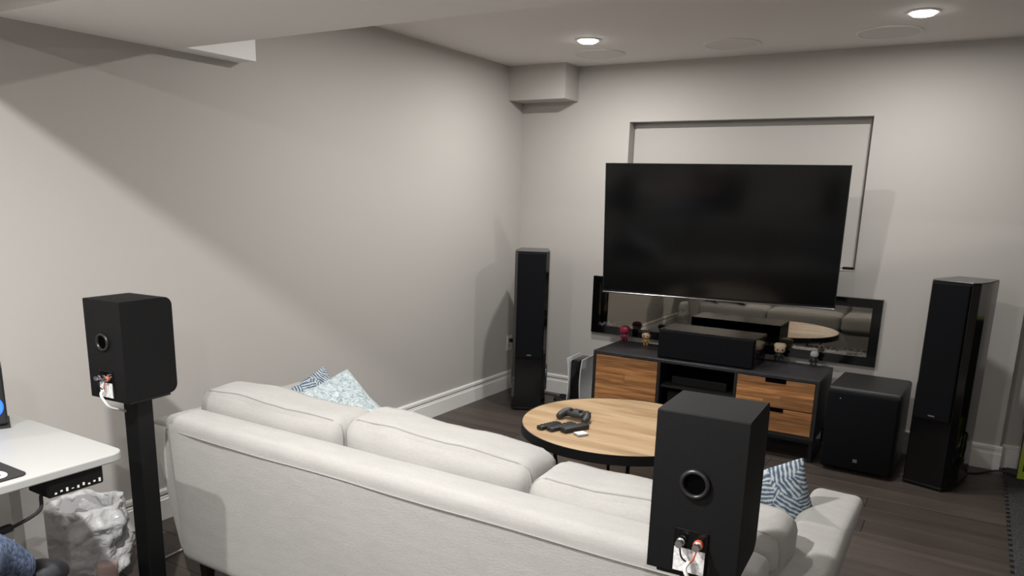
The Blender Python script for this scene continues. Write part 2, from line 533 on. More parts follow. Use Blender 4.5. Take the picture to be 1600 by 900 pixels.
# ================================================================== TELEVISION
TVW, TVH = 1.446, 0.83
t = thing('television', 'large flat black television on a swing arm in front of the niche', 'television', (1.652, -0.396, 1.305), 0.13)
t.rotation_euler = (0.097, 0, 0.13)
hw, hh = TVW / 2, TVH / 2
obj('back_cover', bx(-hw + .004, hw - .004, .006, .03, -hh + .004, hh - .004, .004, 2), 'blk', t)
obj('rear_housing', bx(-.45, .45, .03, .065, -hh + .03, .12, .012, 2), 'blk', t)
obj('bezel', boxes((-hw, hw, -.004, .006, hh - .007, hh), (-hw, hw, -.004, .006, -hh, -hh + .012), (-hw, -hw + .007, -.004, .006, -hh + .012, hh - .007), (hw - .007, hw, -.004, .006, -hh + .012, hh - .007)), 'blk', t)
obj('screen', bx(-hw + .007, hw - .007, -.0015, .0055, -hh + .012, hh - .007), 'screen', t)
obj('bottom_strip', bx(-hw, hw, -.008, .012, -hh - .009, -hh - .0005, .002, 1), mat('brushed_strip', (.22, .22, .22), .28, 1.0), t, label='thin brushed silver strip')
obj('mount_plate', bx(-.22, .22, .065, .075, -.2, .2), 'blk', t)
obj('mount_arm', tube([(-.03, .07, -.05), (-.16, .22, -.05 + .0), (-.02, .43, -.04)], .02, 8, smooth=False), 'blk', t)

# ================================================================== MEDIA CONSOLE
CX0, CX1, CY0, CY1, CZ = 0.93, 2.372, -0.545, -0.085, 0.50
t = thing('media_console', 'low black media console with warm wood door and drawers under the television', 'cabinet', ((CX0 + CX1) / 2, (CY0 + CY1) / 2, 0))
def rel(x): return x - (CX0 + CX1) / 2
def rely(y): return y - (CY0 + CY1) / 2
xa, xb, ya, yb = rel(CX0), rel(CX1), rely(CY0), rely(CY1)
zb = 0.135
m1, m2 = rel(1.405), rel(1.880)
obj('case', boxes((xa, xa + .02, ya, yb, zb, CZ - .02), (xb - .02, xb, ya, yb, zb, CZ - .02), (xa + .02, xb - .02, ya, yb, zb, zb + .02),
                  (xa + .02, xb - .02, yb - .01, yb, zb + .02, CZ - .02), (m1 - .018, m1, ya, yb - .01, zb + .02, CZ - .02), (m2, m2 + .018, ya, yb - .01, zb + .02, CZ - .02)), 'caseblk', t)
obj('top_panel', bx(xa, xb, ya, yb, CZ - .02, CZ, .0015, 1), 'slate', t)
obj('shelf', bx(m1, m2, ya + .03, yb - .01, 0.315, 0.330), 'caseblk', t)
def boards(name, x0, x1, z0, z1, hs, seed):
    rr = random.Random(seed)
    root = obj(name, bx(x0, x1, ya + .013, ya + .022, z0, z1), 'caseblk', t)
    z = z0
    tot = sum(hs)
    for k in hs:
        h_ = (z1 - z0) * k / tot
        # boards split into staves of unequal length
        x = x0
        cuts = [x0] + sorted(rr.uniform(x0 + .1, x1 - .1) for _ in range(rr.choice((0, 0, 1)))) + [x1]
        for a, b in zip(cuts, cuts[1:]):
            d = rr.uniform(0, .0012)
            o = obj('board', bx(a + .0003, b - .0003, ya - d, ya + .0125, z + .0003, z + h_ - .0003, .0008, 1), 'acacia', root)
        z += h_
    return root
boards('door', xa + .022, m1 - .020, zb + .022, CZ - .024, (3, 2, 2.4, 1.6, 2.2), 3)
d2z = 0.300
dt = boards('drawer', m2 + .020, xb - .022, d2z + .003, CZ - .024, (2, 1.2, 1.6, 1.3, 1.5), 5)
db = boards('drawer', m2 + .020, xb - .022, zb + .022, d2z - .003, (1.5, 1.1, 1.6, 1.2, 1.4), 9)
mx_ = (m2 + xb) / 2
obj('finger_pull', bx(mx_ - .06, mx_ + .06, ya - .003, ya + .010, CZ - .046, CZ - .023), 'void', dt)
obj('finger_pull', bx(mx_ - .06, mx_ + .06, ya - .003, ya + .010, d2z - .022, d2z - .002), 'void', db)
for sx in (xa, xb - .022):
    obj('leg_frame', boxes((sx, sx + .022, ya, ya + .022, 0, zb), (sx, sx + .022, yb - .022, yb, 0, zb), (sx, sx + .022, ya + .022, yb - .022, 0, .02)), 'blk', t)
obj('rail', bx(xa + .022, xb - .022, ya, ya + .02, zb - .02, zb), 'blk', t)
# boxes in the open middle bay
o = obj('media_player', bx(1.46, 1.82, -0.47, -0.20, 0.3305, 0.385, .004, 1), 'blk'); tag(o, 'slim black media box on the open console shelf', 'media player')
o = obj('amplifier', bx(1.44, 1.85, -0.48, -0.16, 0.1555, 0.285, .005, 1), 'blk'); tag(o, 'black amplifier in the lower open bay of the console', 'amplifier')

# centre speaker
t = thing('center_speaker', 'wide black center speaker lying on the media console', 'speaker', (1.665, -0.345, CZ))
obj('cabinet', bx(-.31, .31, -.135, .15, .001, .185, .004, 2), 'gloss', t)
obj('grille', bx(-.302, .302, -.156, -.1355, .006, .180, .006, 2), 'grille', t)

# ------------------------------------------------------------------ small figurines (generic)
def figurine(label, loc, headc, bodyc, legc, h, rz, hairc=None, eyes=False, slim=False):
    t = thing('figurine', label, 'figurine', loc, rz, 'toy figurines on the media console')
    s = h / 0.1
    hr = .027 * s if not slim else .019 * s
    mh = mat('fig_head', headc, .4); mb = mat('fig_body', bodyc, .5); ml = mat('fig_leg', legc, .5)
    for sx in (-1, 1):
        b = bx(-.007 * s, .007 * s, -.011 * s, .008 * s, 0.0003, .022 * s, .003 * s, 2)
        obj('leg', b, ml, t, loc=(sx * .009 * s, 0, 0), smooth=True)
    obj('torso', lathe([(.010 * s, .020 * s), (.016 * s, .024 * s), (.014 * s, .040 * s), (.008 * s, .046 * s), (0, .047 * s)], 14), mb, t, smooth=True)
    for sx in (-1, 1):
        obj('arm', tube([(sx * .013 * s, 0, .040 * s), (sx * .020 * s, -.004 * s, .031 * s), (sx * .018 * s, -.010 * s, .024 * s)], .0048 * s, 8), mb, t, smooth=True)
    hz = .046 * s + hr * .85
    hd = obj('head', cushion(hr * 2.1, hr * 1.8, hr * 1.75, hr * .75, (0, 0, 0), 8), mh, t, loc=(0, 0, hz), smooth=True)
    if hairc:
        obj('hair', cushion(hr * 2.25, hr * 1.75, hr * 1.0, hr * .48, (0, 0, .002), 8), mat('fig_hair', hairc, .6), t, loc=(0, hr * .16, hz + hr * .55), smooth=True)
    if eyes:
        for sx in (-1, 1):
            obj('eye', lathe([(0, -.0015), (hr * .16, 0), (0, .0015)], 10), 'blk', hd, loc=(sx * hr * .45, -hr * .92, -hr * .1), rot=(PI / 2, 0, 0), smooth=True)
    return t
figurine('small plain red toy figurine at the left end of the media console', (0.972, -0.125, CZ), (.30, .02, .05), (.22, .02, .05), (.06, .01, .02), .125, .1)
figurine('small dark haired toy figurine in yellow beside the center speaker', (1.155, -0.175, CZ), (.62, .42, .27), (.35, .22, .05), (.25, .16, .05), .108, .2, (.02, .015, .012), True)
figurine('small blond toy figurine with dark body right of the center speaker', (2.045, -0.120, CZ), (.62, .45, .32), (.02, .02, .025), (.02, .02, .025), .122, .25, (.62, .52, .36), True)
figurine('slim black and white toy figurine at the right end of the console', (2.258, -0.125, CZ), (.50, .50, .50), (.03, .03, .03), (.02, .02, .02), .125, .2, None, False, True)

# ================================================================== TOWER SPEAKERS
def tower(label, loc, rz):
    t = thing('tower_speaker', label, 'speaker', loc, rz, 'black tower speakers')
    W, D, T = .195, .37, 1.13
    # front baffle at y=0, body behind (+y); chamfered front edges, back slightly narrower
    poly = [(-W / 2 + .0, 0), (W / 2, 0), (W / 2 + .022, .05), (W / 2 + .024, .16), (W / 2 + .004, D), (-W / 2 - .004, D), (-W / 2 - .024, .16), (-W / 2 - .022, .05)]
    obj('cabinet', prism(poly, .022, T - .006, .003, 2), 'gloss', t)
    top = [(x * .985, y + (.003 if y < .1 else -.003)) for x, y in poly]
    obj('top_panel', prism(top, T - .006, T, .002, 1), 'topgrey', t)
    obj('grille', bx(-W / 2 + .006, W / 2 - .006, -.016, -.0005, .385, T - .012, .006, 2), 'grille', t)
    obj('badge', bx(-.016, .016, -.0175, -.0162, .405, .413), mat('badge_silver', (.30, .30, .31), .35, .8), t)
    for sx in (-1, 1):
        o = obj('side_woofer', lathe([(.098, 0), (.098, .006), (.088, .011), (.02, .013), (0, .013)], 32), 'gloss', t, loc=(sx * (W / 2 + .019), .16, .22), rot=(0, sx * PI / 2, 0), smooth=True, auto=40)
    obj('plinth', prism([(x * 1.02, y) for x, y in poly], .008, .022, .002, 1), 'blk', t)
    for sx in (-1, 1):
        for yy in (.04, D - .05):
            obj('foot', cyl(.014, 0, .008, 16), 'rub', t, loc=(sx * (W / 2 - .02), yy, 0))
    return t
tower('tall black tower speaker in the far corner beside the game console', (0.452, -0.585, 0), math.radians(27))
tower('tall glossy black tower speaker right of the subwoofer', (2.958, -0.585, 0), math.radians(-18))

# ------------------------------------------------------------------ subwoofer
t = thing('subwoofer', 'square black subwoofer on the floor between console and right tower speaker', 'speaker', (2.615, -0.575, 0), math.radians(-2))
obj('cabinet', bx(-.192, .192, 0.0, .455, .016, .492, .018, 3), mat('sub_black', (.009, .009, .0095), .5, bump=.2, bscale=250), t, smooth=True, auto=50)
obj('grille', bx(-.186, .186, -.034, -.0005, .024, .474, .014, 3), 'grille', t, smooth=True, auto=50)
obj('badge', bx(-.011, .011, -.0355, -.0345, .075, .094), mat('badge_dim', (.12, .12, .12), .4), t)
obj('status_light', bx(-.118, -.113, -.0355, -.0345, .432, .437), mat('led_dot', (.5, .5, .5), .4), t)
for sx in (-1, 1):
    for yy in (.05, .40):
        obj('foot', cyl(.02, 0, .016, 16), 'rub', t, loc=(sx * .15, yy, 0))

# ------------------------------------------------------------------ game console
t = thing('game_console', 'upright white and black game console beside the wood door', 'game console', (0.690, -0.235, 0), math.radians(4))
def shell(sx):
    bm = bmesh.new()
    n = 12
    pts = []
    for i in range(n + 1):
        z = .022 + i / n * .350
        f = i / n
        xo = sx * (.040 + .014 * (2 * f - 1) ** 2)
        pts.append((xo, z))
    fr_, bk = -.12, .12
    th = .006
    A = [[bm.verts.new((x + sx * o, y + (.0 if i < n - 1 else 0), z)) for (y, o) in ((fr_, 0), (bk, 0))] for i, (x, z) in enumerate(pts) for o in (0,)]
    B = [[bm.verts.new((x + sx * th, y, z)) for y in (fr_, bk)] for x, z in pts]
    for i in range(n):
        bm.faces.new((A[i][0], A[i + 1][0], A[i + 1][1], A[i][1]))
        bm.faces.new((B[i][0], B[i][1], B[i + 1][1], B[i + 1][0]))
        for k in (0, 1):
            bm.faces.new((A[i][k], B[i][k], B[i + 1][k], A[i + 1][k]))
    bm.faces.new((A[0][0], A[0][1], B[0][1], B[0][0]))
    bm.faces.new((A[n][0], B[n][0], B[n][1], A[n][1]))
    return bm
obj('core', bx(-.037, .037, -.105, .11, .022, .358, .012, 3), 'gloss', t, smooth=True, auto=50)
for sx in (-1, 1):
    obj('side_plate', shell(sx), mat('console_white', (.70, .71, .74), .4), t, smooth=True, auto=50)
obj('stand', cyl(.055, 0, .022, 28, .003), 'blk', t)

# outlet and plug
t = thing('wall_outlet', 'white wall outlet on the left wall with a black plug', 'outlet', (0.0, -0.118, 0.37))
obj('plate', bx(.0005, .006, -.036, .036, -.060, .060, .002, 2), 'whitep', t)
for dz in (-.02, .02):
    obj('socket', bx(.0062, .0075, -.016, .016, dz - .014, dz + .014, .0005, 1), mat('outlet_face', (.62, .62, .60), .5), t)
pg = obj('plug', bx(.0078, .045, -.014, .014, .006, .034, .004, 2), 'blk')
pg.location = (0, -0.118, 0.37)
tag(pg, 'black plug pushed into the wall outlet', 'plug')
o = obj('power_cable', tube([(.040, -.118, .388), (.075, -.115, .34), (.09, -.10, .2), (.12, -.085, .05), (.20, -.075, .006), (.40, -.10, .006), (.52, -.13, .006), (.60, -.12, .008)], .004, 8), 'rub', smooth=True)
tag(o, 'black power cord running behind the far tower speaker', 'cable')
o = obj('cable_coil', tube([(.55 + .055 * math.cos(a) * (1 + .12 * math.sin(3 * a)), -.26 + .045 * math.sin(a), .008 + .007 * i / 10 + .006 * math.sin(2.3 * a)) for i, a in enumerate([k * .45 for k in range(60)])], .005, 6), 'rub', smooth=True)
tag(o, 'small tangle of black cable on the floor between tower and game console', 'cable')
o = obj('power_brick', bx(.50, .58, -.19, -.15, .0003, .045, .006, 2), 'blk'); tag(o, 'small black power adapter on the floor behind the cable tangle', 'adapter')
o = obj('floor_cable', tube([(3.10, -.19, .005), (3.20, -.17, .005), (3.27, -.095, .006), (3.33, -.07, .018), (3.42, -.11, .018)], .005, 8), 'rub', smooth=True)
tag(o, 'thin black cable on the floor right of the right tower speaker', 'cable')

# ================================================================== COFFEE TABLE
TX, TY, TZ, TR = 1.655, -1.775, 0.42, 0.482
t = thing('coffee_table', 'round coffee table with light wood top and black metal rim', 'table', (TX, TY, 0))
obj('table_top', cyl(TR - .006, TZ - .022, TZ, 96, .0015), 'oak', t, smooth=True, auto=30)
obj('rim', lathe([(TR - .0055, TZ - .044), (TR, TZ - .044), (TR, TZ + .001), (TR - .0055, TZ + .001), (TR - .0055, TZ - .044)], 96, False), 'blk', t, smooth=True, auto=30)
obj('under_ring', lathe([(TR - .05, TZ - .045), (TR - .03, TZ - .045), (TR - .03, TZ - .023), (TR - .05, TZ - .023), (TR - .05, TZ - .045)], 64, False), 'blk', t)
for a in (200, 245, 300, 20, 65, 120):
    c, s = math.cos(math.radians(a)), math.sin(math.radians(a))
    obj('leg', tube([(c * .40, s * .40, TZ - .024), (c * .33, s * .33, .002)], .009, 10, smooth=False), 'blk', t)

# objects on the table
def controller(label, loc, rz, shell_c, dark):
    t = thing('game_controller', label, 'controller', loc, rz)
    ms = mat('pad_shell', shell_c, .45); md = mat('pad_dark', dark, .5)
    bm = cushion(.100, .062, .030, .013, (0, .004, .003), 10)
    obj('body', bm, ms, t, loc=(0, 0, .030), smooth=True)
    for sx in (-1, 1):
        g_ = tube([(sx * .050, .012, .031), (sx * .066, -.014, .027), (sx * .072, -.045, .018), (sx * .068, -.062, .015)], 1, 12)
        g_.free()
        P = smoothpath([(sx * .046, .014, .031), (sx * .064, -.014, .027), (sx * .071, -.045, .019), (sx * .068, -.062, .0155)], 5)
        R = [.020, .0205, .021, .021, .021, .0205, .020, .0195, .019, .0185, .018, .0172, .0165, .0155, .0135, .009]
        obj('grip', tube(P, R[:len(P)], 14, smooth=False), ms, t, smooth=True)
        obj('thumbstick', lathe([(.006, .040), (.006, .050), (.010, .051), (.010, .055), (.004, .054), (0, .0535)], 18), md, t, loc=(sx * .026, -.014, 0), smooth=True, auto=40)
        obj('trigger', bx(-.016, .016, -.006, .008, -.006, .006, .004, 2), md, t, loc=(sx * .042, .034, .033), smooth=True)
    obj('touchpad', bx(-.024, .024, .0, .026, .0452, .0472, .001, 1), md, t)
    for k, (dx, dy) in enumerate(((0, .008), (.008, 0), (0, -.008), (-.008, 0))):
        obj('button', cyl(.0036, .0455, .0490, 12), md, t, loc=(.047 + dx, .012 + dy, 0))
    obj('direction_pad', boxes((-.056, -.038, .009, .015, .0455, .0485), (-.050, -.044, .003, .0088, .0455, .0485), (-.050, -.044, .0152, .021, .0455, .0485)), md, t)
    return t
controller('black and grey game controller on the coffee table', (1.455, -1.838, TZ + .001), math.radians(-4), (.022, .022, .024), (.006, .006, .007))
def remote(label, loc, rz, ln, wd, c):
    t = thing('remote_control', label, 'remote', loc, rz)
    obj('body', bx(-ln / 2, ln / 2, -wd / 2, wd / 2, .0003, .020, .007, 3), mat('remote_shell', c, .45), t, smooth=True, auto=50)
    for i in range(5):
        for j in range(3):
            obj('button', bx(-.005, .005, -.0035, .0035, .0202, .0216, .0005, 1), 'rub', t, loc=(-ln / 2 + .03 + i * (ln - .06) / 4, (j - 1) * wd * .27, 0))
    return t
remote('short black remote control, leftmost on the coffee table', (1.405, -2.035, TZ), math.radians(72), .135, .038, (.012, .012, .013))
remote('wide black remote control between the other remote and the black case on the table', (1.462, -2.015, TZ), math.radians(70), .165, .044, (.015, .015, .016))
o = obj('remote_case', bx(-.075, .075, -.024, .024, .0003, .026, .008, 3), mat('case_shell', (.012, .012, .013), .5), loc=(1.527, -2.005, TZ), rot=(0, 0, math.radians(66)), smooth=True, auto=50)
tag(o, 'thick black remote control beside the small white box on the table', 'remote')
t = thing('streaming_box', 'tiny white topped square box on the coffee table', 'box', (1.583, -2.052, TZ), math.radians(60))
obj('body', bx(-.028, .028, -.024, .024, .0003, .010, .003, 2), mat('grey_box', (.25, .25, .25), .5), t)
obj('top', bx(-.026, .026, -.022, .022, .0102, .0125, .001, 1), 'whitep', t)

# ================================================================== SOFA
SX0, SX1 = 0.62, 2.73
SYB = -3.515                     # outer face of the back
t = thing('sofa', 'pale oatmeal fabric sofa with its back turned to the camera', 'sofa', ((SX0 + SX1) / 2, -3.05, 0))
SO = Vector(((SX0 + SX1) / 2, -3.05, 0))
def sl(x, y, z): return (x - SO.x, y - SO.y, z - SO.z)
# back panel, slightly raked, with rounded top
bw = SX1 - SX0
bm = cushion(bw, .145, .585, .032, (0, .004, .003), 24, 3.0, .0016)
for v in bm.verts:
    v.co.y += -.018 * (v.co.z / .29)          # rake
bo = obj('back_frame', bm, 'sofa', t, loc=sl((SX0 + SX1) / 2, SYB + .078, .118 + .2925), smooth=True)
# sewn seam under the top roll and along the left edge
pts = [(-bw / 2 + .012, -.0800, .2365)] + [(-bw / 2 + .03 + (bw - .06) * i / 12, -.0905 - .001 * math.sin(i), .238 + .0015 * math.sin(i * 1.7)) for i in range(1, 13)]
obj('seam', tube(pts, .0030, 6), 'sofaseam', bo, smooth=True)
# flared arms
def arm(sx):
    # boxy padded panel, leaning outward; sx=+1 right arm
    x_in = SX1 if sx > 0 else SX0
    w_, top_c, bot_c = (.150, .050, -.030) if sx > 0 else (.165, .088, -.040)
    h_, y0_, y1_ = .520, -3.470, -2.690
    bm = cushion(w_, y1_ - y0_, h_, .030, (.003, .006, .004), 18, 31 + sx, .003)
    for v in bm.verts:
        f = v.co.z / h_ + .5
        v.co.x += sx * (bot_c + (top_c - bot_c) * f)
    return obj('arm', bm, 'sofa', t, loc=sl(x_in, (y0_ + y1_) / 2, .122 + h_ / 2), smooth=True)
arm(1); arm(-1)
obj('seat_base', bx(*[c for c in (SX0 - SO.x + .006, SX1 - SO.x - .006)], -3.365 - SO.y, -2.70 - SO.y, .125, .30, .02, 3), 'sofa', t, smooth=True, auto=50)
for i in range(3):
    w3 = (SX1 - SX0 - .02) / 3
    x = SX0 + .01 + w3 * (i + .5)
    obj('seat_cushion', cushion(w3 - .006, .56, .155, .04, (0, .006, .014), 14, 11 + i, .004), 'sofa', t, loc=sl(x, -2.935, .30 + .0785), smooth=True)
bl = ((0.965, .740, .772), (1.693, .700, .778), (2.395, .700, .742))
for i, (x, wd, zt) in enumerate(bl):
    args = (wd, .205, .36, .052, (.004, .022, .008))
    bm = cushion(*args, 22, 21 + i * 3.3, .010)
    co = obj('back_cushion', bm, 'sofa', t, loc=sl(x, -3.262, zt - .185), rot=(.05, (.012, .042, .006)[i], (-.01, .012, -.008)[i]), smooth=True)
    for vv in (-1, 1):
        obj('piping', cushseam(*args, vv * .72, 21 + i * 3.3, .010, .0030), 'sofaseam', co, smooth=True)
for x in (SX0 + .07, SX1 - .07):
    for y in (-3.43, -2.76):
        obj('leg', lathe([(.020, 0), (.030, .125)], 4), mat('dark_leg', (.015, .011, .009), .5), t, loc=sl(x, y, 0), rot=(0, 0, PI / 4))

# throw pillows
def pilmat_teal():
    m, nt, b = newmat('teal_speckle')
    N, L = nt.nodes.new, nt.links.new
    tc = N('ShaderNodeTexCoord'); n = N('ShaderNodeTexNoise'); n.inputs['Scale'].default_value = 55; n.inputs['Detail'].default_value = 6
    n.inputs['Roughness'].default_value = .75; n.inputs['Distortion'].default_value = 1.2
    L(tc.outputs['Object'], n.inputs['Vector'])
    r = N('ShaderNodeValToRGB'); e = r.color_ramp.elements
    e[0].position = .38; e[0].color = (.17, .22, .25, 1); e[1].position = .60; e[1].color = (.52, .57, .58, 1)
    k = e.new(.48); k.color = (.34, .40, .42, 1)
    L(n.outputs['Fac'], r.inputs['Fac']); L(r.outputs['Color'], b.inputs['Base Color'])
    b.inputs['Roughness'].default_value = .9
    return m
def pilmat_leaf(name, lightc, darkc, sc, rot):
    m, nt, b = newmat(name)
    N, L = nt.nodes.new, nt.links.new
    tc = N('ShaderNodeTexCoord')
    vo = N('ShaderNodeTexVoronoi'); vo.inputs['Scale'].default_value = 12
    L(tc.outputs['Object'], vo.inputs['Vector'])
    sep = N('ShaderNodeSeparateColor'); L(vo.outputs['Color'], sep.inputs[0])
    an = N('ShaderNodeMath'); an.operation = 'MULTIPLY_ADD'; an.inputs[1].default_value = 3.1; an.inputs[2].default_value = rot
    L(sep.outputs[0], an.inputs[0])
    vr = N('ShaderNodeVectorRotate'); vr.rotation_type = 'Y_AXIS'
    L(tc.outputs['Object'], vr.inputs['Vector']); L(an.outputs[0], vr.inputs['Angle'])
    wv = N('ShaderNodeTexWave'); wv.wave_type = 'BANDS'; wv.bands_direction = 'X'
    wv.inputs['Scale'].default_value = sc; wv.inputs['Distortion'].default_value = 2.0; wv.inputs['Detail'].default_value = 3; wv.inputs['Detail Scale'].default_value = 2
    L(vr.outputs[0], wv.inputs['Vector'])
    ns = N('ShaderNodeTexNoise'); ns.inputs['Scale'].default_value = 60; ns.inputs['Detail'].default_value = 4
    L(tc.outputs['Object'], ns.inputs['Vector'])
    ad = N('ShaderNodeMath'); ad.operation = 'MULTIPLY_ADD'; ad.inputs[1].default_value = .55
    L(wv.outputs['Fac'], ad.inputs[0]); L(ns.outputs['Fac'], ad.inputs[2])
    r = N('ShaderNodeValToRGB'); e = r.color_ramp.elements
    e[0].position = .52; e[0].color = (*darkc, 1); e[1].position = 1.0; e[1].color = (*lightc, 1)
    k = e.new(.78); k.color = tuple(.55 * x + .30 * y for x, y in zip(darkc, lightc)) + (1,)
    L(ad.outputs[0], r.inputs['Fac']); L(r.outputs['Color'], b.inputs['Base Color'])
    b.inputs['Roughness'].default_value = .9
    return m
MT['teal'] = pilmat_teal()
MT['leaf'] = pilmat_leaf('navy_leaf', (.42, .47, .50), (.045, .075, .12), 26, .5)
def place_pillow(o, c1, c2, c4):
    """c1, c2 the two top corners, c4 the bottom corner under c1"""
    c1, c2, c4 = Vector(c1), Vector(c2), Vector(c4)
    ex = (c1 - c2).normalized()
    ez = (c1 - c4); ez = (ez - ex * ez.dot(ex)).normalized()
    ey = ez.cross(ex)
    Mx = Matrix((ex, ey, ez)).transposed().to_4x4()
    Mx.translation = c1 - ex * (c1 - c2).length / 2 - ez * (c1 - c4).length / 2
    o.matrix_world = Mx
o = obj('throw_pillow', pillow(.50, .455, .13, 22, 2.0), 'teal', smooth=True)
place_pillow(o, (.730, -2.69, .728), (.690, -3.19, .662), (1.110, -2.65, .480))
tag(o, 'pale teal speckled throw pillow propped on the left arm of the sofa', 'pillow')
o = obj('throw_pillow', pillow(.36, .34, .08, 22, 5.0), 'leaf', smooth=True)
place_pillow(o, (.640, -2.735, .724), (.640, -3.08, .640), (.800, -2.735, .470))
tag(o, 'navy and white patterned pillow peeking out behind the teal pillow', 'pillow')
o = obj('throw_pillow', pillow(.37, .35, .11, 22, 8.0), 'leaf', smooth=True)
place_pillow(o, (2.705, -2.93, .782), (2.380, -3.02, .650), (2.745, -2.84, .475))
tag(o, 'blue and white leaf patterned pillow at the right arm of the sofa', 'pillow')

# ================================================================== REAR SPEAKERS ON STANDS
def bookshelf(label, loc, rz, wd, dp, ht):
    """origin at the bottom centre; rear (terminals) faces -y"""
    t = thing('bookshelf_speaker', label, 'speaker', loc, rz, 'rear speakers on stands')
    w2, d2 = wd / 2, dp / 2
    # side profile in YZ, front (y=+d2) edges rounded
    prof = rpoly(-d2, d2, .0005, ht, (.003, .030, .030, .003), 8)
    bm = bmesh.new()
    A = [bm.verts.new((-w2, y, z)) for y, z in prof]; B = [bm.verts.new((w2, y, z)) for y, z in prof]
    bm.faces.new(A); bm.faces.new(B[::-1])
    for i in range(len(prof)):
        j = (i + 1) % len(prof)
        bm.faces.new((A[i], B[i], B[j], A[j]))
    obj('cabinet', bm, 'spk', t, smooth=True, auto=35)
    obj('grille', bx(-w2 + .006, w2 - .006, d2 + .0003, d2 + .004, .032, ht - .032, .0015, 1), 'grille', t)
    pz = ht * .585
    pr = .030
    port = obj('bass_port', lathe([(pr * .70, .003), (pr * .74, .0075), (pr * .86, .0095), (pr, .006), (pr * 1.05, .0005), (pr * .72, .0005), (pr * .70, .003)], 36, False), mat('port_ring', (.012, .012, .013), .35), t, loc=(-.004, -d2, pz), rot=(PI / 2, 0, 0), smooth=True)
    obj('port_dark_disc', cyl(pr * .72, .0006, .002, 32), 'void', port)  # flat disc; the dark inside of the port is put into its colour
    tz = ht * .16
    pl_ = obj('terminal_plate', bx(-.034, .034, -d2 - .004, -d2 - .0003, tz - .046, tz + .046, .0015, 1), 'gloss', t, loc=(-.002, 0, 0))
    obj('spec_label', bx(-.032, .030, -d2 - .0052, -d2 - .0042, tz - .044, tz + .006), 'label', pl_)
    for sx, m in ((-1, 'silver'), (1, 'red')):
        p_ = obj('binding_post', lathe([(.0085, 0), (.0085, .012), (.0065, .013), (.0065, .020), (.0075, .021), (.0075, .026), (0, .026)], 16), 'silver', pl_, loc=(sx * .017, -d2 - .0045, tz + .023), rot=(PI / 2, 0, 0), smooth=True, auto=40)
        obj('post_ring', lathe([(.0095, .004), (.0098, .005), (.0098, .011), (.0095, .012)], 16), m if m == 'red' else 'blk', p_)
        obj('wire_tail', tube([(sx * .017, -d2 - .020, tz + .016), (sx * .012, -d2 - .022, tz - .005), (sx * .002, -d2 - .014, tz - .018)], .0018, 6), 'red' if sx > 0 else 'blk', pl_, smooth=True)
    return t
def stand(label, loc, rz, ht, sq=.066):
    t = thing('speaker_stand', label, 'stand', loc, rz, 'speaker stands behind the sofa')
    obj('top_plate', bx(-.07, .07, -.08, .08, ht - .008, ht, .002, 1), 'blk', t)
    obj('column', bx(-sq / 2, sq / 2, -sq / 2, sq / 2, .018, ht - .008, .004, 2), 'blk', t)
    obj('base_plate', bx(-.10, .10, -.10, .10, .004, .018, .003, 1), 'blk', t)
    for sx in (-1, 1):
        for sy in (-1, 1):
            obj('foot', cyl(.010, 0, .004, 12), 'rub', t, loc=(sx * .08, sy * .08, 0))
    return t
SW, SD, SH = .179, .200, .3355
LZ, RZ = 1.134 - SH, 1.104 - SH
bookshelf('black bookshelf speaker on a stand by the left wall, beside the desk', (0.620, -3.615, LZ), .084, SW, SD, SH)
stand('black column speaker stand between the white desk and the sofa', (0.640, -3.622, 0), .084, LZ)
bookshelf('large black bookshelf speaker in the foreground, right of centre', (2.633, -3.631, RZ), .046, SW, SD, SH)
stand('black speaker stand behind the sofa under the foreground speaker', (2.633, -3.645, 0), .046, RZ)
def wire(label, base, rz, zt, tail):
    c, s = math.cos(rz), math.sin(rz)
    def wp(x, y, z): return (base[0] + c * x - s * y, base[1] + s * x + c * y, z)
    y = -SD / 2
    P = [wp(.000, y - .014, zt + SH * .16 - .016), wp(-.004, y - .026, zt + .026), wp(.006, y - .024, zt + .004), wp(.012, y - .006, zt - .024), wp(.0, y + .05, zt - .05), wp(-.028, y + .13, zt - .10), wp(-.034, y + .150, zt - .2), wp(-.034, y + .150, .30)] + tail
    o = obj('speaker_wire', tube(P, .0042, 8), 'whitep', smooth=True)
    tag(o, label, 'cable')
wire('white speaker wire hanging from the speaker by the desk', (0.620, -3.615), .084, LZ, [(.57, -3.555, .10), (.545, -3.53, .028), (.47, -3.49, .006), (.40, -3.45, .006), (.362, -3.414, .006), (.347, -3.30, .006), (.30, -3.1, .006)])
wire('white speaker wire plugged into the foreground speaker', (2.633, -3.631), .046, RZ, [(2.59, -3.57, .10), (2.55, -3.55, .026), (2.46, -3.53, .006), (2.3, -3.40, .006)])

# ================================================================== DESK CORNER
DZ = 0.735
t = thing('standing_desk', 'white standing desk at the left edge, rounded corner toward the sofa', 'desk', (0.52, -4.6, 0))
DX0, DX1, DY0, DY1 = 0.05, 0.970, -5.35, -3.875
obj('desk_top', prism([(x - .52, y + 4.6) for x, y in rpoly(DX0, DX1, DY0, DY1, (.02, .045, .045, .02), 8)], DZ - .026, DZ, .004, 2), 'desk', t)
for yy in (-3.995, -5.15):
    obj('leg_column', boxes((-.035 + .08, .035 + .08, yy + 4.6 - .03, yy + 4.6 + .03, .03, .69)), 'deskleg', t)
    obj('foot_bar', bx(-.33, .36, yy + 4.6 - .035, yy + 4.6 + .035, 0, .03, .006, 2), 'deskleg', t)
    obj('top_bracket', bx(-.30, .30, yy + 4.6 - .025, yy + 4.6 + .025, .69, DZ - .0265), 'deskleg', t)
obj('cross_rail', bx(-.01, .044, -.55 + .03, .57, .655, .6895), 'deskleg', t)
hp = obj('control_panel', bx(.335, .440, .498, .655, .655, .7085, .004, 1), 'blk', t, label='black height control handset with white marks')
hp.rotation_euler = (0, 0, 0)
